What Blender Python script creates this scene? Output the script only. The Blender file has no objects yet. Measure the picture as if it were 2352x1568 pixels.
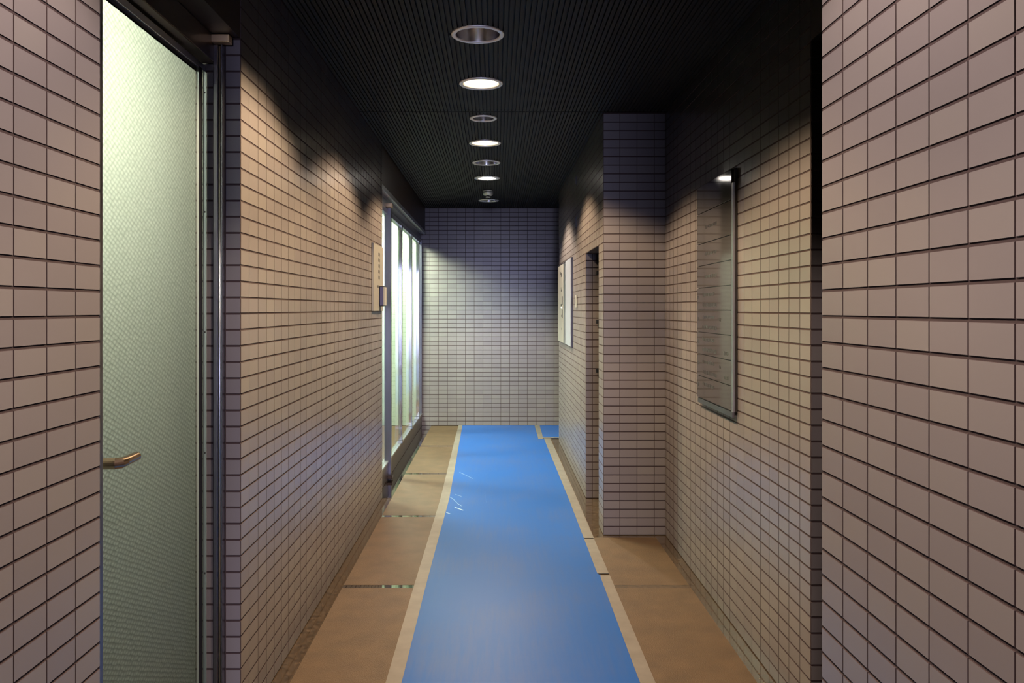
import bpy, bmesh, math, random
from mathutils import Vector, Matrix

random.seed(7)
scene = bpy.context.scene
COL = scene.collection

# ------------------------------------------------------------------ camera
W, H = 2352, 1568
FPX = 1900.0                      # focal length in pixels
VPX, VPY = 1139.0, 709.0          # vanishing point of the corridor
CAMH = 1.315
cam_data = bpy.data.cameras.new('camera')
cam_data.sensor_fit = 'HORIZONTAL'
cam_data.sensor_width = 36.0
cam_data.lens = 36.0 * FPX / W
cam_data.shift_x = (W / 2 - VPX) / W
cam_data.shift_y = (VPY - H / 2) / W
cam_data.clip_start = 0.05
cam = bpy.data.objects.new('camera', cam_data)
cam.location = (0, 0, CAMH)
cam.rotation_euler = (math.radians(90), 0, 0)
COL.objects.link(cam)
scene.camera = cam

# ------------------------------------------------------------------ world, exposure
world = bpy.data.worlds.new('World')
scene.world = world
world.use_nodes = True
bg = world.node_tree.nodes['Background']
bg.inputs[0].default_value = (0.60, 0.63, 1.0, 1)
bg.inputs[1].default_value = 24.0
scene.view_settings.view_transform = 'Standard'
scene.view_settings.look = 'None'
scene.view_settings.exposure = 0.1
scene.view_settings.gamma = 1.0
scene.view_settings.use_curve_mapping = False
scene.cycles.use_denoising = True
scene.cycles.max_bounces = 10
scene.cycles.diffuse_bounces = 0
scene.cycles.sample_clamp_indirect = 6.0

ENTRY_Y = -8.0                    # open street end of the corridor, behind the camera
pl = bpy.data.lights.new('entrance_portal', 'AREA')
pl.shape = 'RECTANGLE'; pl.size = 1.5; pl.size_y = 2.5
pl.cycles.is_portal = True
po = bpy.data.objects.new('entrance_portal', pl)
po.location = (-0.08, ENTRY_Y - 0.02, 1.25)
po.rotation_euler = (math.radians(90), 0, 0)      # -Z of the lamp looks along +Y, into the corridor
COL.objects.link(po)

# ------------------------------------------------------------------ dimensions
CEIL = 2.453
XL, XR, XRR, XRF = -0.79, 0.625, 0.985, 0.632
XG = -0.845                       # glass front
YB = 9.33                         # back wall
LINTEL = 2.153
YL0, YL1, YL2 = 1.652, 2.562, 5.75
YR0, YR1, YP, YP2, YO, YE = 1.605, 2.588, 4.81, 5.03, 5.75, 8.22
TOP = 2.72

# ------------------------------------------------------------------ materials
def new_mat(name):
    m = bpy.data.materials.new(name); m.use_nodes = True
    nt = m.node_tree
    return m, nt, nt.nodes['Principled BSDF']

def simple(name, col, rough=0.5, metal=0.0, spec=0.5, ior=1.5, noise=0.0, nscale=20.0, bump=0.0, bscale=80.0):
    m, nt, b = new_mat(name)
    b.inputs['Base Color'].default_value = (*col, 1)
    b.inputs['Roughness'].default_value = rough
    b.inputs['Metallic'].default_value = metal
    b.inputs['Specular IOR Level'].default_value = spec
    b.inputs['IOR'].default_value = ior
    if noise or bump:
        tc = nt.nodes.new('ShaderNodeTexCoord')
    if noise:
        n = nt.nodes.new('ShaderNodeTexNoise'); n.inputs['Scale'].default_value = nscale
        n.inputs['Detail'].default_value = 6
        nt.links.new(tc.outputs['Object'], n.inputs['Vector'])
        r = nt.nodes.new('ShaderNodeValToRGB')
        r.color_ramp.elements[0].position = 0.3; r.color_ramp.elements[1].position = 0.7
        r.color_ramp.elements[0].color = tuple(c * (1 - noise) for c in col) + (1,)
        r.color_ramp.elements[1].color = tuple(min(1, c * (1 + noise)) for c in col) + (1,)
        nt.links.new(n.outputs['Fac'], r.inputs['Fac'])
        nt.links.new(r.outputs['Color'], b.inputs['Base Color'])
    if bump:
        n2 = nt.nodes.new('ShaderNodeTexNoise'); n2.inputs['Scale'].default_value = bscale
        nt.links.new(tc.outputs['Object'], n2.inputs['Vector'])
        bp = nt.nodes.new('ShaderNodeBump'); bp.inputs['Strength'].default_value = bump
        bp.inputs['Distance'].default_value = 0.01
        nt.links.new(n2.outputs['Fac'], bp.inputs['Height'])
        nt.links.new(bp.outputs['Normal'], b.inputs['Normal'])
    return m

def emit(name, col, s):
    m = bpy.data.materials.new(name); m.use_nodes = True
    nt = m.node_tree; nt.nodes.clear()
    e = nt.nodes.new('ShaderNodeEmission'); e.inputs[0].default_value = (*col, 1); e.inputs[1].default_value = s
    o = nt.nodes.new('ShaderNodeOutputMaterial'); nt.links.new(e.outputs[0], o.inputs[0])
    return m

def tile_material():
    m, nt, b = new_mat('glazed_tile')
    oi = nt.nodes.new('ShaderNodeObjectInfo'); ge = nt.nodes.new('ShaderNodeNewGeometry')
    add = nt.nodes.new('ShaderNodeMath'); add.operation = 'ADD'
    nt.links.new(oi.outputs['Random'], add.inputs[0]); nt.links.new(ge.outputs['Random Per Island'], add.inputs[1])
    fr = nt.nodes.new('ShaderNodeMath'); fr.operation = 'FRACT'; nt.links.new(add.outputs[0], fr.inputs[0])
    r = nt.nodes.new('ShaderNodeValToRGB')
    e = r.color_ramp.elements
    e[0].position = 0.0; e[0].color = (0.305, 0.262, 0.258, 1)
    e[1].position = 1.0; e[1].color = (0.345, 0.300, 0.284, 1)
    k = e.new(0.5); k.color = (0.325, 0.279, 0.274, 1)
    nt.links.new(fr.outputs[0], r.inputs[0]); nt.links.new(r.outputs[0], b.inputs['Base Color'])
    b.inputs['Roughness'].default_value = 0.26
    b.inputs['Specular IOR Level'].default_value = 0.5
    return m

M = {}
M['tile'] = tile_material()
M['grout'] = simple('dark_grout', (0.085, 0.052, 0.050), 0.9)
M['slat'] = simple('ceiling_slat', (0.0085, 0.0085, 0.0085), 0.6, spec=0.22)
M['void'] = simple('ceiling_void', (0.008, 0.008, 0.008), 0.9)
M['lintel'] = simple('brown_painted_panel', (0.060, 0.042, 0.034), 0.38)
M['alu'] = simple('aluminium', (0.62, 0.64, 0.66), 0.32, 1.0)
M['steel'] = simple('polished_steel', (0.66, 0.66, 0.66), 0.05, 1.0)
M['greymetal'] = simple('grey_painted_metal', (0.62, 0.68, 0.72), 0.35)
M['bracketglint'] = simple('bracket_lamp_glint', (0.85, 0.62, 0.36), 0.42, 1.0)  # golden lamp reflection on the polished brackets, put into the base colour
M['ink2'] = simple('faded_lettering', (0.055, 0.05, 0.05), 0.3)
M['indigo'] = simple('indigo_plastic', (0.12, 0.11, 0.25), 0.4)
M['joint'] = simple('brown_metal_joint', (0.80, 0.74, 0.64), 0.035, 1.0)
M['jointstone'] = simple('dark_joint_filler', (0.085, 0.055, 0.034), 0.6, noise=0.4, nscale=40)
M['threshold'] = simple('polished_dark_threshold', (0.40, 0.35, 0.28), 0.05, 1.0)
M['darksteel'] = simple('dark_steel', (0.26, 0.25, 0.29), 0.28, 1.0)
M['bronze'] = simple('bronze_anodised', (0.10, 0.070, 0.050), 0.3, 1.0)
M['brass'] = simple('brass', (0.42, 0.31, 0.22), 0.22, 1.0)
M['gasket'] = simple('black_gasket', (0.012, 0.012, 0.02), 0.5)
M['ring'] = simple('lamp_ring_metal', (0.85, 0.84, 0.83), 0.5, 1.0)
M['detector'] = simple('detector_shell', (0.80, 0.79, 0.77), 0.5, 0.8)
M['reflector'] = simple('lamp_reflector', (0.72, 0.72, 0.76), 0.22, 1.0)
M['plaster'] = simple('lobby_plaster', (0.62, 0.72, 0.56), 0.6)
M['white'] = simple('off_white_plastic', (0.62, 0.60, 0.56), 0.4)
M['black'] = simple('black_plastic', (0.012, 0.012, 0.014), 0.4)
M['ink'] = simple('dark_lettering', (0.05, 0.045, 0.045), 0.6)
M['slab'] = simple('brown_floor_slab', (0.132, 0.078, 0.040), 0.55, noise=0.16, nscale=9.0, bump=0.25, bscale=220)
M['terrazzo'] = simple('dark_polished_terrazzo', (0.095, 0.062, 0.038), 0.09, spec=0.5, ior=2.2, noise=0.6, nscale=45.0)
M['tape'] = simple('masking_tape', (0.26, 0.222, 0.195), 0.5, noise=0.12, nscale=12)
M['board'] = simple('grey_acrylic', (0.105, 0.098, 0.098), 0.07, spec=0.5)
M['boardedge'] = simple('board_edge', (0.055, 0.045, 0.045), 0.25)
M['plate'] = simple('cream_plate', (0.50, 0.47, 0.43), 0.35)
M['panelsheen'] = simple('panel_painted_reflection', (0.58, 0.61, 0.70), 0.25)  # bright reflection on the metal face painted as a bluish-white colour
M['doorpaint'] = simple('painted_steel_door', (0.22, 0.2, 0.18), 0.4)
M['ground'] = simple('street_paving', (0.25, 0.25, 0.26), 0.8, noise=0.2, nscale=4)
M['diff_warm'] = emit('lamp_diffuser_warm', (1.0, 0.80, 0.52), 2.6)
M['bulb'] = emit('lamp_bulb_white', (1.0, 0.90, 0.80), 30.0)
M['tube'] = emit('fluorescent_tube', (0.95, 1.0, 0.84), 150.0)
M['lobbypanel'] = emit('lobby_light_panel', (0.88, 1.0, 0.84), 190.0)
M['roomwall'] = simple('dim_room_wall', (0.10, 0.11, 0.10), 0.7)
M['led'] = emit('indicator_led', (0.9, 1.0, 0.85), 4.0)

def mat_blue():
    m, nt, b = new_mat('blue_vinyl_sheet')
    tc = nt.nodes.new('ShaderNodeTexCoord')
    mp = nt.nodes.new('ShaderNodeMapping'); mp.inputs['Scale'].default_value = (26, 1.6, 1)
    nt.links.new(tc.outputs['Object'], mp.inputs['Vector'])
    n = nt.nodes.new('ShaderNodeTexNoise'); n.inputs['Scale'].default_value = 1.6; n.inputs['Detail'].default_value = 8
    n.inputs['Roughness'].default_value = 0.7
    nt.links.new(mp.outputs[0], n.inputs['Vector'])
    n2 = nt.nodes.new('ShaderNodeTexNoise'); n2.inputs['Scale'].default_value = 2.2; n2.inputs['Detail'].default_value = 4
    nt.links.new(tc.outputs['Object'], n2.inputs['Vector'])
    mul = nt.nodes.new('ShaderNodeMath'); mul.operation = 'MULTIPLY'
    nt.links.new(n.outputs['Fac'], mul.inputs[0]); nt.links.new(n2.outputs['Fac'], mul.inputs[1])
    r = nt.nodes.new('ShaderNodeValToRGB')
    r.color_ramp.elements[0].position = 0.20; r.color_ramp.elements[0].color = (0.022, 0.128, 0.48, 1)
    r.color_ramp.elements[1].position = 0.46; r.color_ramp.elements[1].color = (0.062, 0.140, 0.42, 1)
    nt.links.new(mul.outputs[0], r.inputs[0]); nt.links.new(r.outputs[0], b.inputs['Base Color'])
    b.inputs['Roughness'].default_value = 0.42
    b.inputs['Specular IOR Level'].default_value = 0.3
    return m
M['blue'] = mat_blue()
M['scratch'] = simple('pale_scratch', (0.42, 0.55, 0.70), 0.6)

def sheet_fresnel(nt, ior):
    """reflectance of a thin pane, the same from both of its sides"""
    ge = nt.nodes.new('ShaderNodeNewGeometry')
    mx = nt.nodes.new('ShaderNodeMix'); mx.data_type = 'FLOAT'
    nt.links.new(ge.outputs['Backfacing'], mx.inputs[0])
    mx.inputs[2].default_value = ior; mx.inputs[3].default_value = 1.0 / ior
    f = nt.nodes.new('ShaderNodeFresnel')
    nt.links.new(mx.outputs[0], f.inputs[0])
    return f
def mat_glass_body():
    m = bpy.data.materials.new('glass_body'); m.use_nodes = True
    nt = m.node_tree; nt.nodes.clear()
    t = nt.nodes.new('ShaderNodeBsdfTransparent'); t.inputs[0].default_value = (0.97, 0.99, 0.96, 1)
    o = nt.nodes.new('ShaderNodeOutputMaterial'); nt.links.new(t.outputs[0], o.inputs[0])
    return m
M['glassbody'] = mat_glass_body()

def mat_clear_glass():
    m = bpy.data.materials.new('clear_glass'); m.use_nodes = True
    nt = m.node_tree; nt.nodes.clear()
    t = nt.nodes.new('ShaderNodeBsdfTransparent'); t.inputs[0].default_value = (0.93, 0.98, 0.92, 1)
    g = nt.nodes.new('ShaderNodeBsdfGlossy'); g.inputs['Roughness'].default_value = 0.02
    f = sheet_fresnel(nt, 1.38)
    mx = nt.nodes.new('ShaderNodeMixShader'); o = nt.nodes.new('ShaderNodeOutputMaterial')
    nt.links.new(f.outputs[0], mx.inputs[0]); nt.links.new(t.outputs[0], mx.inputs[1]); nt.links.new(g.outputs[0], mx.inputs[2])
    nt.links.new(mx.outputs[0], o.inputs[0])
    return m
M['glass'] = mat_clear_glass()

def mat_frost_strip():
    m = bpy.data.materials.new('frosted_edge_strip'); m.use_nodes = True
    nt = m.node_tree; nt.nodes.clear()
    tr = nt.nodes.new('ShaderNodeBsdfTranslucent'); tr.inputs[0].default_value = (0.88, 0.97, 1.0, 1)
    df = nt.nodes.new('ShaderNodeBsdfDiffuse'); df.inputs[0].default_value = (0.66, 0.75, 0.80, 1)
    a = nt.nodes.new('ShaderNodeMixShader'); a.inputs[0].default_value = 0.45
    o = nt.nodes.new('ShaderNodeOutputMaterial')
    nt.links.new(tr.outputs[0], a.inputs[1]); nt.links.new(df.outputs[0], a.inputs[2]); nt.links.new(a.outputs[0], o.inputs[0])
    return m
M['froststrip'] = mat_frost_strip()

def mat_pattern_glass():
    m = bpy.data.materials.new('patterned_obscure_glass'); m.use_nodes = True
    nt = m.node_tree; nt.nodes.clear()
    tc = nt.nodes.new('ShaderNodeTexCoord')
    mp = nt.nodes.new('ShaderNodeMapping'); mp.inputs['Rotation'].default_value = (math.radians(35), 0, 0); mp.inputs['Scale'].default_value = (1, 62, 95)
    nt.links.new(tc.outputs['Object'], mp.inputs['Vector'])
    v = nt.nodes.new('ShaderNodeTexVoronoi'); v.inputs['Scale'].default_value = 1.0; v.inputs['Randomness'].default_value = 0.25
    nt.links.new(mp.outputs[0], v.inputs['Vector'])
    bp = nt.nodes.new('ShaderNodeBump'); bp.inputs['Strength'].default_value = 0.45; bp.inputs['Distance'].default_value = 0.006
    bp.invert = True
    nt.links.new(v.outputs['Distance'], bp.inputs['Height'])
    tr = nt.nodes.new('ShaderNodeBsdfTranslucent')
    rp = nt.nodes.new('ShaderNodeValToRGB')
    rp.color_ramp.elements[0].position = 0.15; rp.color_ramp.elements[0].color = (0.90, 0.92, 0.80, 1)
    rp.color_ramp.elements[1].position = 0.75; rp.color_ramp.elements[1].color = (0.50, 0.54, 0.44, 1)
    nt.links.new(v.outputs['Distance'], rp.inputs[0]); nt.links.new(rp.outputs[0], tr.inputs[0])
    df = nt.nodes.new('ShaderNodeBsdfDiffuse'); df.inputs[0].default_value = (0.12, 0.14, 0.14, 1)
    gl = nt.nodes.new('ShaderNodeBsdfGlossy'); gl.inputs['Roughness'].default_value = 0.35
    gl.inputs['Color'].default_value = (0.8, 0.85, 0.85, 1)
    for n in (tr, df, gl): nt.links.new(bp.outputs[0], n.inputs['Normal'])
    a = nt.nodes.new('ShaderNodeMixShader'); a.inputs[0].default_value = 0.30
    nt.links.new(tr.outputs[0], a.inputs[1]); nt.links.new(df.outputs[0], a.inputs[2])
    f = sheet_fresnel(nt, 1.35)
    b = nt.nodes.new('ShaderNodeMixShader'); o = nt.nodes.new('ShaderNodeOutputMaterial')
    nt.links.new(f.outputs[0], b.inputs[0]); nt.links.new(a.outputs[0], b.inputs[1]); nt.links.new(gl.outputs[0], b.inputs[2])
    nt.links.new(b.outputs[0], o.inputs[0])
    return m
M['obscure'] = mat_pattern_glass()

# ------------------------------------------------------------------ helpers
ORG = {}                          # world origin of every parent
def tag(o, label, cat, group=None, kind=None):
    o['label'] = label; o['category'] = cat
    if group: o['group'] = group
    if kind: o['kind'] = kind
    return o

def empty(name, loc, label, cat, group=None, kind=None):
    o = bpy.data.objects.new(name, None); o.location = loc; o.empty_display_size = 0.05
    COL.objects.link(o); ORG[o] = Vector(loc)
    return tag(o, label, cat, group, kind)

def link(name, me, parent=None):
    o = bpy.data.objects.new(name, me); COL.objects.link(o)
    ORG[o] = ORG[parent].copy() if parent else Vector((0, 0, 0))
    if parent: o.parent = parent
    return o

def from_bm(name, bm, mat, parent=None, smooth=False):
    off = ORG[parent] if parent else Vector((0, 0, 0))
    for v in bm.verts: v.co -= off
    bmesh.ops.recalc_face_normals(bm, faces=bm.faces)
    me = bpy.data.meshes.new(name); bm.to_mesh(me); bm.free()
    if mat: me.materials.append(M[mat])
    if smooth:
        for p in me.polygons: p.use_smooth = True
    return link(name, me, parent)

def add_box(bm, x0, x1, y0, y1, z0, z1):
    vs = [bm.verts.new((x, y, z)) for x in (x0, x1) for y in (y0, y1) for z in (z0, z1)]
    for f in ((0, 1, 3, 2), (4, 6, 7, 5), (0, 4, 5, 1), (2, 3, 7, 6), (0, 2, 6, 4), (1, 5, 7, 3)):
        bm.faces.new([vs[i] for i in f])

def box(name, x0, x1, y0, y1, z0, z1, mat, parent=None, bevel=0.0, seg=2):
    bm = bmesh.new(); add_box(bm, x0, x1, y0, y1, z0, z1)
    if bevel:
        bmesh.ops.bevel(bm, geom=bm.edges[:], offset=bevel, segments=seg, affect='EDGES', profile=0.5)
    return from_bm(name, bm, mat, parent)

def pane(name, x0, x1, y0, y1, z0, z1, mat, parent):
    """sheet of glass: the corridor side carries the surface finish, the body is clear"""
    o = box(name, x0, x1, y0, y1, z0, z1, 'glassbody', parent)
    o.data.materials.append(M[mat])
    for p in o.data.polygons: p.material_index = 1 if p.normal.x > 0.5 else 0
    return o

def boxes(name, lst, mat, parent=None):
    bm = bmesh.new()
    for b in lst: add_box(bm, *b)
    return from_bm(name, bm, mat, parent)

def lathe(name, prof, mat, center, parent=None, n=48, smooth=True, close=False):
    """profile of (radius, z) turned about the vertical axis through center"""
    bm = bmesh.new(); rings = []
    for r, z in prof:
        if r < 1e-6:
            rings.append([bm.verts.new((center[0], center[1], center[2] + z))])
        else:
            rings.append([bm.verts.new((center[0] + r * math.cos(2 * math.pi * i / n), center[1] + r * math.sin(2 * math.pi * i / n), center[2] + z)) for i in range(n)])
    pairs = list(zip(rings, rings[1:]))
    if close: pairs.append((rings[-1], rings[0]))
    for a, b in pairs:
        for i in range(n):
            j = (i + 1) % n
            if len(a) == 1 and len(b) == 1: continue
            if len(a) == 1: bm.faces.new((a[0], b[i], b[j]))
            elif len(b) == 1: bm.faces.new((a[i], b[0], a[j]))
            else: bm.faces.new((a[i], b[i], b[j], a[j]))
    return from_bm(name, bm, mat, parent, smooth)

def tube(name, pts, rad, mat, parent=None, n=16, squash=1.0):
    """round bar along a path, capped"""
    bm = bmesh.new(); rings = []
    P = [Vector(p) for p in pts]
    for i, p in enumerate(P):
        d = (P[min(i + 1, len(P) - 1)] - P[max(i - 1, 0)]).normalized()
        up = Vector((0, 0, 1))
        s = d.cross(up).normalized(); u = s.cross(d).normalized()
        r = rad[i] if isinstance(rad, (list, tuple)) else rad
        rings.append([bm.verts.new(p + s * (r * squash * math.cos(2 * math.pi * k / n)) + u * (r * math.sin(2 * math.pi * k / n))) for k in range(n)])
    for a, b in zip(rings, rings[1:]):
        for i in range(n): bm.faces.new((a[i], b[i], b[(i + 1) % n], a[(i + 1) % n]))
    bm.faces.new(rings[0]); bm.faces.new(rings[-1][::-1])
    return from_bm(name, bm, mat, parent, False)

def sheet(name, stations, z0, z1, mat, parent=None):
    """flat sheet on the floor; stations = [(y, x_left, x_right)]"""
    bm = bmesh.new(); rows = []
    for y, a, b in stations:
        rows.append([bm.verts.new(c) for c in ((a, y, z0), (b, y, z0), (b, y, z1), (a, y, z1))])
    for p, q in zip(rows, rows[1:]):
        for i in range(4): bm.faces.new((p[i], q[i], q[(i + 1) % 4], p[(i + 1) % 4]))
    bm.faces.new(rows[0]); bm.faces.new(rows[-1][::-1])
    return from_bm(name, bm, mat, parent)

def project(p):
    if p[1] < 0.05: return None
    return (VPX + FPX * p[0] / p[1], VPY + FPX * (CAMH - p[2]) / p[1])

# ------------------------------------------------------------------ tiles
PITCH_U, PITCH_V = 0.10, 0.05
GAP_U, GAP_V, DEPTH, INSET = 0.0028, 0.0052, 0.0016, 0.0005
tile_cache = {}
def tile_geo(w, h):
    a, b = w / 2, h / 2; c = INSET
    v = [(-a, -b, -DEPTH), (a, -b, -DEPTH), (a, b, -DEPTH), (-a, b, -DEPTH),
         (-a + c, -b + c, 0), (a - c, -b + c, 0), (a - c, b - c, 0), (-a + c, b - c, 0)]
    f = [(4, 5, 6, 7), (0, 1, 5, 4), (1, 2, 6, 5), (2, 3, 7, 6), (3, 0, 4, 7)]
    return v, f
def tile_mesh(w, h):
    key = (round(w, 4), round(h, 4))
    if key not in tile_cache:
        v, f = tile_geo(w, h)
        me = bpy.data.meshes.new('tile'); me.from_pydata(v, [], f); me.materials.append(M['tile']); me.materials.append(M['grout'])
        for p in me.polygons[1:]: p.material_index = 1
        tile_cache[key] = me
    return tile_cache[key]

def rows(z0=0.0, z1=CEIL):
    out = []; k = round(z0 / PITCH_V)
    while k * PITCH_V < z1 - 0.005:
        out.append((k * PITCH_V, min((k + 1) * PITCH_V, z1 + GAP_V))); k += 1
    return out
def cols(start, end, first=None):
    """joint positions from start to end (either direction)"""
    s = 1 if end > start else -1
    j = [start]
    p = start + s * (first if first else PITCH_U)
    while (end - p) * s > 0.012:
        j.append(p); p += s * PITCH_U
    j.append(end)
    return [(min(a, b), max(a, b), k == 0, k == len(j) - 2) for k, (a, b) in enumerate(zip(j, j[1:]))]

class Face:
    """one tiled plane: axis 'x' = plane x=pos (u along y), axis 'y' = plane y=pos (u along x); n = sign of the outward normal"""
    def __init__(self, axis, pos, n): self.axis, self.pos, self.n = axis, pos, n
    def matrix(self, u, z):
        if self.axis == 'x':
            nrm = Vector((self.n, 0, 0)); c = Vector((self.pos, u, z))
        else:
            nrm = Vector((0, self.n, 0)); c = Vector((u, self.pos, z))
        up = Vector((0, 0, 1)); ux = up.cross(nrm)
        m = Matrix((ux, up, nrm)).transposed().to_4x4(); m.translation = c
        return m

def collect(face, collist, rowlist, holes=(), flush_first=True, flush_last=True, show=None):
    out = []
    for (u0, u1, isf, isl) in collist:
        a = u0 + GAP_U / 2; b = u1 - GAP_U / 2
        for (z0, z1) in rowlist:
            um, zm = (u0 + u1) / 2, (z0 + z1) / 2
            if any(h[0] < um < h[1] and h[2] < zm < h[3] for h in holes): continue
            out.append((face, a, b, z0 + GAP_V / 2, z1 - GAP_V / 2, show(um, zm) if show else True))
    return out

def place_tiles(wall, cells, most=300):
    ranked = []
    for c in cells:
        face, a, b, z0, z1, vis = c
        m = face.matrix((a + b) / 2, (z0 + z1) / 2)
        w, h = b - a, z1 - z0
        if w < 0.006 or h < 0.006: continue
        ctr = m.translation
        nrm = m.to_3x3() @ Vector((0, 0, 1))
        facing = (Vector((0, 0, CAMH)) - ctr).dot(nrm) > 0
        area = 0
        pts = [project(m @ Vector((sx * w / 2, sy * h / 2, 0))) for sx, sy in ((-1, -1), (1, -1), (1, 1), (-1, 1))]
        if vis and facing and all(pts):
            cx = sum(p[0] for p in pts) / 4; cy = sum(p[1] for p in pts) / 4
            if -15 < cx < W + 15 and -15 < cy < H + 15:
                area = abs(sum(pts[i][0] * pts[(i + 1) % 4][1] - pts[(i + 1) % 4][0] * pts[i][1] for i in range(4))) / 2
                area *= 1 - 1e-4 * math.hypot(cx - 1130, cy - 720)
        ranked.append((area, m, w, h))
    ranked.sort(key=lambda t: -t[0])
    pick = [r for r in ranked[:most] if r[0] > 0]
    rest = ranked[len(pick):]
    for _, m, w, h in pick:
        o = bpy.data.objects.new('tile', tile_mesh(w, h)); COL.objects.link(o)
        o.parent = wall; o.matrix_basis = m
    if rest:
        V, F = [], []
        for _, m, w, h in rest:
            v, f = tile_geo(w, h); k = len(V)
            V += [tuple(m @ Vector(p)) for p in v]; F += [tuple(i + k for i in q) for q in f]
        me = bpy.data.meshes.new('tile_field'); me.from_pydata(V, [], F); me.materials.append(M['tile']); me.materials.append(M['grout'])
        me.polygons.foreach_set('material_index', [0 if i % 5 == 0 else 1 for i in range(len(F))])
        o = link('tile_field', me, wall); o['kind'] = 'stuff'

# ------------------------------------------------------------------ floor
floor = box('floor', -3.2, 2.8, ENTRY_Y, YB + 0.2, -0.20, -0.0015, 'terrazzo')
tag(floor, 'brown stone slab floor with dark polished terrazzo borders and joints', 'floor', kind='structure')
BORD_L, BORD_R = -0.725, 0.565
jy = [9.31, 7.93, 6.60, 5.25, 3.92, 2.57, 1.22, -0.13, -1.48, -2.83, -4.18, -5.53, -6.88, ENTRY_Y]
JW = 0.045
for a, b in zip(jy[1:], jy):
    y0, y1 = a + JW / 2, b - JW / 2
    if b <= 1.3 or a > 4.7:
        segs = [(BORD_L, BORD_R, y0, y1)] if a > 4.7 else [(BORD_L, XR - 0.06, y0, y1)]
    elif a > 3.9:    # slab with the column corner
        segs = None
        bm = bmesh.new()
        add_box(bm, BORD_L, XRR - 0.065, y0, YP - 0.05, -0.010, 0.0)
        add_box(bm, BORD_L, BORD_R, YP - 0.05, y1, -0.010, 0.0)
        from_bm('slab', bm, 'slab', floor)
    else:
        segs = [(BORD_L, XRR - 0.065, max(y0, 1.26) if a < 1.3 else y0, y1)]
    if segs:
        for s in segs: box('slab', s[0], s[1], s[2], s[3], -0.010, 0.0, 'slab', floor)
box('slab', XR + 0.02, 2.6, YE + 0.05, YB - 0.05, -0.010, 0.0, 'slab', floor)
box('slab', XR + 0.1, 1.2, YR0 + 0.03, YR1 - 0.03, -0.0099, -0.0005, 'slab', floor)
box('slab', -3.0, XG - 0.06, YL2 + 0.02, YB - 0.02, -0.010, 0.0, 'slab', floor)
for y in jy[1:-1]:
    xr = XRR - 0.065 if 1.3 < y < 4.7 else BORD_R
    box('joint_strip', BORD_L, 0.0, y - JW / 2, y + JW / 2, -0.010, -0.0006, 'joint', floor)
    box('joint_strip', 0.0, xr, y - JW / 2, y + JW / 2, -0.010, -0.0006, 'jointstone', floor)
box('threshold_strip', XG + 0.013, BORD_L, YL2 + 0.002, YB - 0.003, -0.010, -0.0004, 'threshold', floor)
street = box('ground', -12, 12, -25, ENTRY_Y, -0.25, -0.05, 'ground')
tag(street, 'grey paved street outside the corridor entrance', 'ground', kind='structure')

# ------------------------------------------------------------------ walls
D = DEPTH
def wall(name, lst, label, mat='grout'):
    w = boxes(name, lst, mat)
    return tag(w, label, 'wall', kind='structure')

# left wall nearest the camera
w = wall('wall_left_front', [(-1.0, XL - D, ENTRY_Y, YL0, 0, TOP)], 'tiled left wall nearest the camera, before the frosted glass door')
fl = Face('x', XL, 1)
place_tiles(w, collect(fl, cols(YL0, ENTRY_Y, 0.097), rows()))

# left wall between the frosted door and the glass front
w = wall('wall_left', [(-1.0, XL - D, YL1 + D, YL2, 0, TOP)], 'long tiled left wall between the frosted door and the glass front')
cells = collect(fl, cols(YL1, YL2, 0.087), rows())
fj = Face('y', YL1, -1)
cells += collect(fj, [(-0.838, XL, 1, 0), (-0.938, -0.838, 0, 0), (-1.0, -0.938, 0, 1)], rows(0, LINTEL))
place_tiles(w, cells)

# back wall, runs on behind the glass front and into the side passage
w = wall('wall_back', [(XG - 0.03, 2.8, YB + D, YB + 0.2, 0, TOP)], 'pale tiled back wall closing the end of the corridor')
fb = Face('y', YB, -1)
cl = [(x, x + 0.1, 0, 0) for x in [-0.745 + 0.1 * k for k in range(-1, 33)]]
place_tiles(w, collect(fb, cl, rows(), show=lambda u, z: -0.86 < u < 0.74))

# right wall nearest the camera
w = wall('wall_right_front', [(XRF + D, 1.26, ENTRY_Y, YR0, 0, TOP)], 'tiled right wall nearest the camera')
fr_ = Face('x', XR, -1)
place_tiles(w, collect(Face('x', XRF, -1), cols(YR0, ENTRY_Y, 0.098), rows()))

# right wall with the directory board
w = wall('wall_right', [(XRR + D, 1.26, YR1 + D, YP + 0.2, 0, TOP), (1.20, 1.26, YR0, YR1 + D, 0, TOP)], 'set-back tiled right wall that carries the directory board')
frr = Face('x', XRR, -1)
cells = collect(frr, cols(YR1, YP, 0.093), rows())
cells += collect(Face('y', YR1, -1), cols(XRR, 1.20, 0.048), rows(0, LINTEL))
cells += collect(Face('x', 1.20, -1), cols(YR0, YR1), rows(0, LINTEL))
place_tiles(w, cells)
lin = box('trim_1', XRR, 1.20, YR0, YR1, LINTEL, TOP, 'lintel')
tag(lin, 'dark brown lintel panel over the recess on the right', 'lintel', kind='structure')

# pillar
w = wall('wall_right_pillar', [(XR + D, XRR + 0.1, YP + D, YP2, 0, TOP)], 'tiled pillar face standing out from the right wall')
cells = collect(Face('y', YP, -1), [(XR, XR + 0.096, 1, 0)] + [(XR + 0.096 + 0.1 * k, min(XR + 0.196 + 0.1 * k, XRR), 0, 0) for k in range(3)], rows())
cells += collect(fr_, [(YP, YP + 0.096, 1, 0), (YP + 0.096, YP + 0.196, 0, 0), (YP + 0.196, YP2, 0, 1)], rows())
place_tiles(w, cells)

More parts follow.
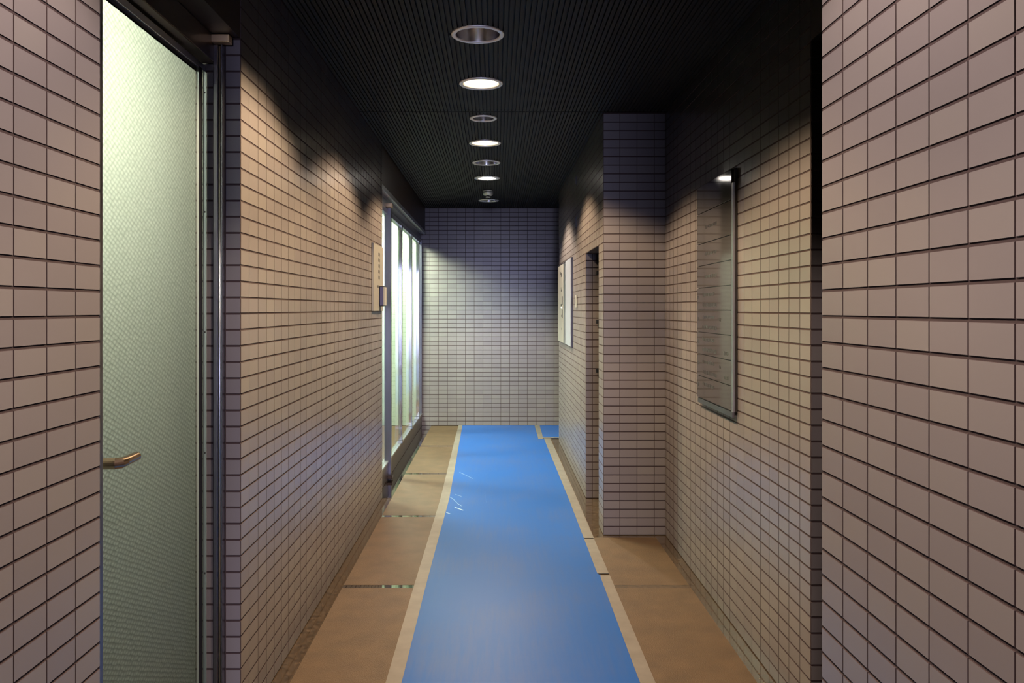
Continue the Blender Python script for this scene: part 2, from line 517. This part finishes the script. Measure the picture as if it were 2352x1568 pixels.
# far right wall with the door opening
OPZ = 1.70
w = wall('wall_right_far', [(XR + D, 1.2, YO + D, YE, 0, TOP), (XR + D, 1.2, YP2, YO + D, OPZ, TOP), (0.95, 1.2, YP2, YO + D, 0, OPZ)],
         'far tiled right wall beyond the pillar, with a low door opening')
cells = collect(fr_, cols(YO, YE, 0.096), rows())
cells += collect(fr_, cols(YP2, YO), rows(OPZ, CEIL))
cells += collect(Face('y', YO, -1), cols(XR, 0.95, 0.046), rows(0, OPZ))
cells += collect(Face('y', YE, 1), cols(XR, 1.2), rows())
place_tiles(w, cells)
w = wall('wall_passage_end', [(2.6, 2.8, YE - 0.3, YB, 0, TOP), (1.2, 2.8, YE - 0.3, YE, 0, TOP)], 'tiled walls of the side passage at the far end on the right', 'tile')

# rooms behind the doors
w = wall('wall_lobby', [(-3.2, -3.0, 5.5, YB, 0, TOP), (-3.2, -1.0, 5.5, 5.70, 0, TOP), (-3.2, XG - 0.03, YB, YB + 0.2, 0, TOP)], 'pale plaster walls of the lit lobby behind the glass front', 'plaster')
lc = box('ceiling_lobby', -3.2, -1.0, 5.5, YB, 2.45, 2.52, 'plaster')
tag(lc, 'pale ceiling of the lit lobby behind the glass front', 'ceiling', kind='structure')
w = wall('wall_back_room', [(-2.4, -2.3, 0.4, 3.4, 0, TOP), (-2.3, -1.0, 0.4, 0.5, 0, TOP), (-2.3, -1.0, 3.3, 3.4, 0, TOP)], 'walls of the room behind the frosted door', 'roomwall')

# lintel panels on the left
lin = box('trim_2', -1.0, XL - 0.002, YL0, YL1, LINTEL, TOP, 'lintel')
tag(lin, 'dark brown lintel panel over the frosted glass door', 'lintel', kind='structure')
lin = box('trim_3', -1.0, XL - 0.008, YL2, YB, LINTEL + 0.035, TOP, 'lintel')
tag(lin, 'dark brown fascia panel above the glass front', 'fascia', kind='structure')

# ------------------------------------------------------------------ ceiling of dark slats
ceil = box('ceiling', -3.2, 2.8, ENTRY_Y, YB + 0.2, TOP, TOP + 0.15, 'void')
tag(ceil, 'black ceiling of narrow ribbed metal slats', 'ceiling', kind='structure')
LX = -0.075
LAMPS = [  # y, ring radius, state
    (3.43, 0.111, 'off'), (4.178, 0.111, 'warm'), (4.94, 0.082, 'off'), (5.68, 0.111, 'warm'),
    (6.44, 0.111, 'off'), (7.20, 0.113, 'bulb'), (8.69, 0.108, 'off'),
    (2.68, 0.111, 'warm'), (1.17, 0.111, 'warm'), (-0.33, 0.111, 'warm'), (-1.83, 0.111, 'warm'), (-3.33, 0.111, 'warm')]
SP = 0.0205
def slat(x, y0, y1):
    """a T-shaped rib with the lamp openings cut out"""
    cuts = []
    for ly, r, _ in LAMPS:
        dx = x - LX; rr = r - 0.010
        hw = SP * 0.5
        d = max(0, abs(dx) - hw)
        if d < rr:
            s = math.sqrt(rr * rr - d * d); cuts.append((ly - s, ly + s))
    cuts.sort(); segs = []; p = y0
    for a, b in cuts:
        if b <= y0 or a >= y1: continue
        if a > p: segs.append((p, a))
        p = max(p, b)
    if p < y1: segs.append((p, y1))
    bm = bmesh.new()
    prof = [(-SP / 2, 0.014), (-SP / 2, 0.011), (-0.0080, 0.011), (-0.0074, 0.0), (0.0074, 0.0), (0.0080, 0.011), (SP / 2, 0.011), (SP / 2, 0.014)]
    for a, b in segs:
        A = [bm.verts.new((x + u, a, CEIL + v)) for u, v in prof]
        B = [bm.verts.new((x + u, b, CEIL + v)) for u, v in prof]
        for i in range(8): bm.faces.new((A[i], B[i], B[(i + 1) % 8], A[(i + 1) % 8]))
        bm.faces.new(A); bm.faces.new(B[::-1])
    from_bm('slat', bm, 'slat', ceil)
SEAM = 4.785
x = XL + SP / 2
while x < XRR:
    slat(x, ENTRY_Y if x < XR else YR0, SEAM - 0.010)
    x += SP
x = XL + SP / 2
while x < XR + 0.01:
    slat(x, SEAM + 0.004, YB)
    x += SP
while x < 2.6:
    slat(x, YE, YB)
    x += SP

# ------------------------------------------------------------------ downlights
SPOT_W = {'warm': 100.0, 'bulb': 135.0}
SPOT_C = {'warm': (1.0, 0.76, 0.47), 'bulb': (1.0, 0.86, 0.66)}
LAB = {3.43: 'unlit round recessed downlight nearest the camera', 4.178: 'glowing round downlight just before the ceiling seam',
       4.94: 'small unlit round downlight just beyond the ceiling seam', 5.68: 'glowing round downlight just beyond the ceiling seam and the small unlit one',
       6.44: 'unlit round downlight between the two farthest glowing lamps', 7.20: 'brightest lit downlight, nearest the smoke detector, with a bare bulb',
       8.69: 'farthest unlit downlight, beyond the smoke detector', }
def downlight(y, r, state):
    c = (LX, y, CEIL)
    lab = LAB.get(y, 'glowing round ceiling downlight out of view above or behind the camera')
    t = empty('downlight', c, lab, 'ceiling light', 'round downlights in a row along the corridor ceiling')
    ri = r - 0.020 if state != 'bulb' else r - 0.036
    lathe('ring', [(r, 0.001), (r, -0.003), (r - 0.004, -0.006), (ri + 0.003, -0.006), (ri, -0.003), (ri, 0.004)], 'ring', c, t)
    lathe('reflector', [(ri, 0.0), (ri * 0.97, 0.03), (ri * 0.86, 0.075), (ri * 0.7, 0.11), (0, 0.115)], 'reflector', c, t)
    if state == 'warm':
        lathe('diffuser', [(ri - 0.002, 0.003), (ri * 0.6, 0.0015), (0, 0.001)], 'diff_warm', c, t)
    elif state == 'bulb':
        lathe('bulb', [(0.022, 0.10), (0.024, 0.06), (0.045, 0.035), (0.055, 0.014), (0.045, -0.004), (0.025, -0.013), (0, -0.016)], 'bulb', c, t)
    else:
        lathe('bulb', [(0.018, 0.11), (0.022, 0.07), (0.020, 0.05), (0, 0.045)], 'ring', c, t)
    if state != 'off':
        l = bpy.data.lights.new('lamp_light', 'SPOT')
        l.energy = SPOT_W[state] * (0.66 if y < 2 else 1.15 if y < 3 else 1.0); l.color = SPOT_C[state] if y > 2 else (1.0, 0.83, 0.76)
        l.spot_size = math.radians(129); l.spot_blend = 0.26; l.shadow_soft_size = 0.05
        o = bpy.data.objects.new('lamp_light', l); COL.objects.link(o); o.parent = t
        o.location = (0, 0, -0.02 if state == 'warm' else -0.03)
    return t
for a in LAMPS: downlight(*a)

# smoke detector
c = (LX, 7.93, CEIL)
t = empty('smoke_detector', c, 'small white round smoke detector on the ceiling beyond the brightest lamp', 'smoke detector')
lathe('base', [(0.0, 0.0), (0.046, 0.0), (0.046, -0.012), (0.040, -0.014)], 'detector', c, t, 32)
lathe('body', [(0.040, -0.012), (0.050, -0.018), (0.052, -0.030), (0.046, -0.048), (0.036, -0.054), (0, -0.054)], 'detector', c, t, 32)
lathe('sensor_neck', [(0.014, -0.052), (0.014, -0.064), (0, -0.064)], 'black', c, t, 24)
lathe('sensor_cap', [(0.020, -0.063), (0.024, -0.067), (0.022, -0.072), (0, -0.073)], 'detector', c, t, 24)

# ------------------------------------------------------------------ frosted glass door on the left
DX = -0.90
d = empty('door_1', (DX, (YL0 + YL1) / 2, 0), 'glazed door of patterned frosted glass in the left wall recess', 'door', kind='structure')
pane('glass_pane', DX - 0.012, DX - 0.004, 1.60, 2.490, 0.02, 2.035, 'obscure', d)
pane('edge_stile', DX - 0.012, DX, 2.486, 2.504, 0.0, 2.05, 'froststrip', d)
box('gasket', DX - 0.0035, DX + 0.002, 2.504, 2.530, 0.0, 2.05, 'gasket', d)
st = pane('frame_stile', DX - 0.010, DX + 0.004, 2.530, 2.561, 0.0, 2.045, 'froststrip', d)
for z in (1.98, 1.613, 1.243, 0.872, 0.502, 0.13):
    bm = bmesh.new()
    bmesh.ops.create_cone(bm, cap_ends=True, segments=10, radius1=0.0032, radius2=0.0026, depth=0.003,
                          matrix=Matrix.Translation((DX + 0.0045, 2.545, z)) @ Matrix.Rotation(math.radians(90), 4, 'Y'))
    from_bm('screw', bm, 'black', st)
box('top_gasket', DX - 0.02, DX - 0.004, 1.60, 2.52, 2.030, 2.045, 'gasket', d)
box('top_rail', DX - 0.03, DX + 0.002, 1.60, 2.561, 2.045, 2.066, 'alu', d, 0.0015)
box('header', DX - 0.10, DX + 0.035, YL0, 2.555, 2.072, LINTEL, 'bronze', d, 0.003)
box('near_jamb', DX - 0.03, XL - 0.001, YL0, YL0 + 0.012, 0.0, LINTEL, 'darksteel', d)
# lever handle
hd = lathe('rose', [(0, 0.008), (0.024, 0.008), (0.026, 0.004), (0.026, 0.0)], 'brass', (0, 0, 0), None, 24)
hd.parent = d; hd.matrix_basis = Matrix.Translation(Vector((DX - 0.004, 1.825, 0.975)) - ORG[d]) @ Matrix.Rotation(math.radians(90), 4, 'Y')
hy = 1.827
tube('lever_handle', [(DX - 0.002, hy, 0.973), (-0.862, hy, 0.973), (-0.842, hy + 0.002, 0.973), (-0.833, hy + 0.010, 0.973), (-0.830, hy + 0.022, 0.974), (-0.830, hy + 0.085, 0.975)],
     [0.0125, 0.0125, 0.0128, 0.0125, 0.0115, 0.0105], 'brass', d, 20)
# steel channel standing before the far jamb
ch = empty('door_post', (-0.853, 2.54, 0), 'slim polished steel post at the far side of the frosted door', 'post')
box('channel', -0.868, -0.852, 2.535, 2.560, 0, 2.125, 'darksteel', ch, 0.003)
bm = bmesh.new()
bmesh.ops.create_cone(bm, cap_ends=True, segments=16, radius1=0.0045, radius2=0.0045, depth=2.12, matrix=Matrix.Translation((-0.8475, 2.540, 1.06)))
from_bm('highlight_rod', bm, 'alu', ch, True)  # pale bar stands in for the highlight streak down the dark post
box('side_plate', -0.8425, -0.8385, 2.535, 2.560, 0, 2.125, 'darksteel', ch)
box('top_bracket', -0.870, -0.812, 2.515, 2.552, 2.127, 2.1515, 'bracketglint', ch, 0.003)
# fluorescent fitting in the room behind
t = empty('tube_light', (-1.47, 1.80, 1.95), 'fluorescent tube fitting glowing behind the frosted glass', 'light')
box('fitting', -1.50, -1.46, 1.48, 2.12, 1.90, 1.98, 'white', t, 0.004)
bm = bmesh.new()
bmesh.ops.create_cone(bm, cap_ends=True, segments=16, radius1=0.016, radius2=0.016, depth=0.56, matrix=Matrix.Translation((-1.435, 1.80, 1.94)) @ Matrix.Rotation(math.radians(90), 4, 'X'))
from_bm('lamp_tube', bm, 'tube', t, True)

# ------------------------------------------------------------------ glass front on the left
g = empty('door_2', (XG, 7.5, 0), 'lit glass front with slim steel mullions at the far left', 'glass door', kind='structure')
box('bottom_rail', XG - 0.03, XG + 0.012, YL2, YB - 0.003, 0.0, 0.13, 'bronze', g, 0.003)
box('sill_strip', XG - 0.03, XG + 0.016, YL2, YB - 0.003, 0.13, 0.142, 'alu', g)
box('top_rail', XG - 0.03, XG + 0.010, YL2, YB - 0.003, 2.045, 2.085, 'alu', g, 0.002)
box('transom', XG - 0.04, XG, YL2, YB - 0.003, 2.085, LINTEL + 0.002, 'darksteel', g)
box('soffit', XG - 0.15, XL - 0.03, YL2, YB - 0.003, LINTEL + 0.002, LINTEL + 0.034, 'darksteel', g)
box('fascia_trim', XL - 0.03, XL - 0.002, YL2, YB - 0.003, LINTEL, LINTEL + 0.034, 'alu', g, 0.002)
box('end_jamb', XG - 0.03, XG + 0.012, YB - 0.05, YB - 0.004, 0.142, 2.085, 'darksteel', g)
box('post', XG - 0.018, XG + 0.032, 6.40, 6.45, 0.0, 2.12, 'darksteel', g, 0.002)
box('post_bracket', XG - 0.005, XG + 0.05, 6.33, 6.40, 2.095, 2.125, 'bracketglint', g, 0.003)
box('post_foot', XG, XG + 0.05, 6.33, 6.42, 0.012, 0.035, 'bronze', g, 0.003)
ms = [7.20, 8.05, 8.80]
for y in ms:
    mu = box('mullion', XG - 0.004, XG + 0.028, y, y + 0.045, 0.142, 2.045, 'steel', g, 0.003)
    box('fixing_clip', XG - 0.006, XG + 0.030, y - 0.006, y + 0.05, 0.142, 0.172, 'steel', mu, 0.004)
    box('fixing_clip', XG - 0.006, XG + 0.030, y - 0.006, y + 0.05, 2.000, 2.044, 'steel', mu, 0.004)
ed = [YL2 + 0.0, 6.425] + [y + 0.022 for y in ms] + [YB - 0.05]
for a, b in zip(ed, ed[1:]):
    pane('pane', XG - 0.010, XG - 0.002, a + 0.003, b - 0.003, 0.142, 2.045, 'glass', g)
# lobby ceiling lights
for x0, x1, y0, y1, n in ((-1.70, -1.12, 8.62, 8.92, 'rectangular lobby ceiling light close to the back wall behind the glass'), (-2.1, -1.4, 6.75, 7.05, 'rectangular lobby ceiling light farther from the back wall behind the glass')):
    t = empty('lobby_light', ((x0 + x1) / 2, (y0 + y1) / 2, 2.45), n, 'light', 'lobby ceiling lights behind the glass')
    box('housing', x0 - 0.04, x1 + 0.04, y0 - 0.04, y1 + 0.04, 2.41, 2.449, 'white', t, 0.004)
    box('lamp_panel', x0, x1, y0, y1, 2.400, 2.409, 'lobbypanel', t)

# ------------------------------------------------------------------ low door in the right wall opening
d = empty('door_3', (0.74, 5.4, 0), 'painted steel door inside the low opening of the far right wall', 'door', kind='structure')
box('leaf', 0.72, 0.76, YP2 + 0.005, YO - 0.005, 0.005, OPZ - 0.005, 'doorpaint', d, 0.003)
for z in (1.564, 1.228, 0.889):
    box('hinge', 0.690, 0.722, YO - 0.055, YO - 0.030, z - 0.014, z + 0.014, 'black', d, 0.004)

# ------------------------------------------------------------------ directory board on the right wall
BX0, BX1 = XRR - 0.016, XRR - 0.001
BY0, BY1, BZ0, BZ1 = 3.37, 3.975, 0.893, 1.89
b = empty('directory_board', (XRR, (BY0 + BY1) / 2, BZ0), 'tall grey glossy directory board with dark row lines on the right wall', 'directory board')
box('backing', BX0 + 0.004, BX1, BY0, BY1, BZ0, BZ1, 'boardedge', b, 0.001)
box('side_strip', BX0 - 0.003, BX0 + 0.004, BY0 + 0.001, BY0 + 0.022, BZ0, BZ1 - 0.06, 'alu', b)
box('bottom_lip', BX0 - 0.004, BX0 + 0.004, BY0 + 0.005, BY1 - 0.02, BZ0 - 0.022, BZ0 - 0.0005, 'darksteel', b)
hs = [0.128, 0.144] + [0.1035] * 7
z = BZ1
rnd = random.Random(3)
for i, h in enumerate(hs):
    p = box('name_panel', BX0 - 0.003, BX0 + 0.0035, BY0 + 0.024, BY1, z - h + 0.003, z, 'board', b, 0.0008)
    if i >= 1:      # blurred rows of lettering
        bm = bmesh.new()
        def mark(y0, y1, z0, z1):
            yy = y0
            while yy < y1:
                wd = rnd.uniform(0.008, 0.016)
                zz0 = z0 + rnd.uniform(0, 0.004); zz1 = z1 - rnd.uniform(0, 0.004)
                add_box(bm, BX0 - 0.0034, BX0 - 0.0029, yy, yy + wd * 0.8, zz0, zz1)
                yy += wd + 0.004
        zc = z - h / 2
        if i in (1, 2, 3): mark(3.62, 3.82, zc - 0.008, zc + 0.010)
        else:
            mark(3.66, 3.86, zc + 0.012, zc + 0.030)
            if i < 8: mark(3.62, 3.86, zc - 0.036, zc - 0.016)
            mark(3.935, 3.955, zc + 0.0, zc + 0.02)
            if i in (6, 7): mark(3.44, 3.50, zc - 0.034, zc - 0.016)
            if i in (5, 7): mark(3.55, 3.58, zc + 0.005, zc + 0.022)
        from_bm('lettering', bm, 'ink2', p)['kind'] = 'stuff'
    z -= h

# ------------------------------------------------------------------ plate and card reader at the end of the left wall
s = empty('wall_plate', (XL, 5.44, 1.30), 'cream sign plate with a vertical line of lettering on the left wall', 'sign plate')
pl_ = box('plate', XL + 0.001, XL + 0.014, 5.255, 5.70, 1.300, 1.735, 'plate', s, 0.002)
bm = bmesh.new()
zz = 1.690
for k in range(5):
    add_box(bm, XL + 0.0138, XL + 0.0146, 5.470 - (k % 2) * 0.006, 5.520, zz - 0.026, zz - 0.004)
    add_box(bm, XL + 0.0138, XL + 0.0146, 5.488, 5.502, zz - 0.034, zz)
    zz -= 0.038
from_bm('lettering', bm, 'ink', pl_)['kind'] = 'stuff'
bm = bmesh.new()
for k in range(4): add_box(bm, XL + 0.0138, XL + 0.0146, 5.42 + 0.03 * k, 5.44 + 0.03 * k, 1.455, 1.470)
from_bm('lettering', bm, 'ink', pl_)['kind'] = 'stuff'
r = empty('card_reader', (XL, 5.55, 1.33), 'small black box with an indigo side and white face on the left wall', 'card reader')
box('housing', XL + 0.0145, XL + 0.046, 5.50, 5.60, 1.332, 1.466, 'black', r, 0.003)
box('side_window', XL + 0.0195, XL + 0.040, 5.497, 5.5005, 1.338, 1.460, 'indigo', r)
box('face', XL + 0.040, XL + 0.050, 5.496, 5.595, 1.338, 1.460, 'white', r, 0.001)

# ------------------------------------------------------------------ entry panel and small fittings on the far right wall
e = empty('entry_panel', (XR, 7.3, 1.0), 'pale metal entry panel with small lettering on the far right wall', 'entry panel')
box('frame', XR - 0.016, XR - 0.0005, 6.70, 8.10, 1.00, 1.735, 'boardedge', e, 0.002)
box('steel_face', XR - 0.019, XR - 0.0155, 6.715, 7.22, 1.008, 1.728, 'panelsheen', e)
box('hinge_strip', XR - 0.018, XR - 0.0155, 7.23, 7.42, 1.008, 1.715, 'alu', e)
nf = box('name_face', XR - 0.019, XR - 0.0155, 7.43, 8.09, 1.008, 1.72, 'plate', e)
bm = bmesh.new()
for (y0, y1, z0, z1) in ((7.62, 7.70, 1.61, 1.645), (7.70, 7.76, 1.635, 1.66), (7.62, 7.70, 1.475, 1.495), (7.66, 7.69, 1.495, 1.515), (7.60, 7.72, 1.34, 1.36), (7.50, 7.56, 1.35, 1.43), (7.50, 7.56, 1.23, 1.31), (7.62, 7.66, 1.24, 1.26), (7.60, 7.64, 1.12, 1.14)):
    add_box(bm, XR - 0.0196, XR - 0.0188, y0, y1, z0, z1)
from_bm('lettering', bm, 'ink', nf)['kind'] = 'stuff'
box('indicator_lamp', XR - 0.022, XR - 0.019, 7.60, 7.66, 1.318, 1.334, 'led', nf)
sw = empty('wall_switch', (XR, 6.38, 1.325), 'small cream switch plate on the far right wall beside the entry panel', 'switch')
box('cover', XR - 0.009, XR - 0.0005, 6.335, 6.425, 1.325, 1.420, 'plate', sw, 0.002)
box('rocker', XR - 0.013, XR - 0.0085, 6.36, 6.40, 1.345, 1.40, 'white', sw, 0.001)
for z0, z1, lab in ((2.265, 2.345, 'upper small dark bracket high on the far right wall'), (1.93, 2.035, 'lower small dark bracket high on the far right wall')):
    br = empty('wall_bracket', (XR, 6.38, z0), lab, 'bracket', 'dark brackets on the far right wall')
    box('back_plate', XR - 0.003, XR - 0.0005, 6.37, 6.40, z0, z1, 'boardedge', br)
    box('tab', XR - 0.012, XR - 0.0025, 6.378, 6.392, z0 + 0.012, z1 - 0.012, 'boardedge', br, 0.002)

# ------------------------------------------------------------------ blue mats and tape
MZ = 0.0035
mat1 = sheet('floor_mat', [(-2.0, -0.335, 0.511), (3.0, -0.335, 0.511), (4.0868, -0.337, 0.517)], 0.0002, MZ, 'blue')
tag(mat1, 'scuffed blue vinyl floor runner nearest the camera', 'mat', 'blue protective mats on the floor')
mat2 = sheet('floor_mat', [(4.0869, -0.337, 0.508), (5.7, -0.327, 0.506), (7.4, -0.350, 0.497), (8.36, -0.366, 0.490), (8.37, -0.366, 0.45), (9.31, -0.376, 0.45)], 0.0002, MZ, 'blue')
tag(mat2, 'long blue vinyl runner reaching the back wall', 'mat', 'blue protective mats on the floor')
mat3 = sheet('floor_mat', [(8.42, 0.455, 2.3), (9.31, 0.465, 2.3)], 0.0002, MZ, 'blue')
tag(mat3, 'short blue mat branching right in front of the back wall', 'mat', 'blue protective mats on the floor')
def scratch(m, pts, wd):
    bm = bmesh.new(); prev = None
    for k, (x, y) in enumerate(pts):
        a = bm.verts.new((x, y - wd / 2, MZ + 0.0004)); b_ = bm.verts.new((x, y + wd / 2, MZ + 0.0004))
        if prev: bm.faces.new((prev[0], a, b_, prev[1]))
        prev = (a, b_)
    from_bm('scratch', bm, 'scratch', m)
def fl_pt(px, py):
    k = (py - VPY) / CAMH
    return ((px - VPX) / k, FPX / k)
for pts, wd in (([(1028, 1140), (1040, 1146), (1052, 1158), (1060, 1163)], 0.012), ([(1044, 1166), (1056, 1170), (1064, 1173)], 0.02), ([(1055, 1085), (1070, 1092), (1086, 1100)], 0.010),
                ([(1025, 1178), (1034, 1181)], 0.016), ([(1045, 1136), (1060, 1141)], 0.008), ([(1114, 1128), (1116, 1150), (1117, 1156)], 0.006)):
    scratch(mat2, [fl_pt(*p) for p in pts], wd)
TZ = MZ + 0.001
def tape(st, label, z0=0.0003, z1=TZ):
    o = sheet('masking_tape', st, z0, z1, 'tape')
    return tag(o, label, 'tape', 'pale tape along the mat edges')
tape([(-2.0, -0.387, -0.331), (3.0, -0.387, -0.331), (3.9, -0.388, -0.332), (4.6, -0.386, -0.329), (5.7, -0.383, -0.322), (7.4, -0.402, -0.347), (8.5, -0.415, -0.365), (9.31, -0.419, -0.376)], 'long pale tape along the left edge of the blue mats', 0.0036)
tape([(-2.0, 0.506, 0.560), (3.0, 0.506, 0.560), (4.07, 0.512, 0.561)], 'pale tape on the right mat edge nearest the camera', 0.0036)
tape([(4.10, 0.503, 0.560), (4.72, 0.503, 0.560)], 'short pale tape piece on the right mat edge before the pillar', 0.0036)
tape([(4.735, 0.503, 0.560), (5.7, 0.503, 0.561), (7.4, 0.492, 0.556), (8.38, 0.486, 0.552)], 'pale tape on the right mat edge beyond the pillar', 0.0036)
tape([(8.33, 0.427, 0.478), (9.31, 0.435, 0.492)], 'short pale tape joining the main runner and the branching mat', 0.0046, 0.0058)
tape([(8.385, 0.47, 2.3), (8.43, 0.47, 2.3)], 'narrow pale tape along the near edge of the branching mat', 0.0059, 0.0070)
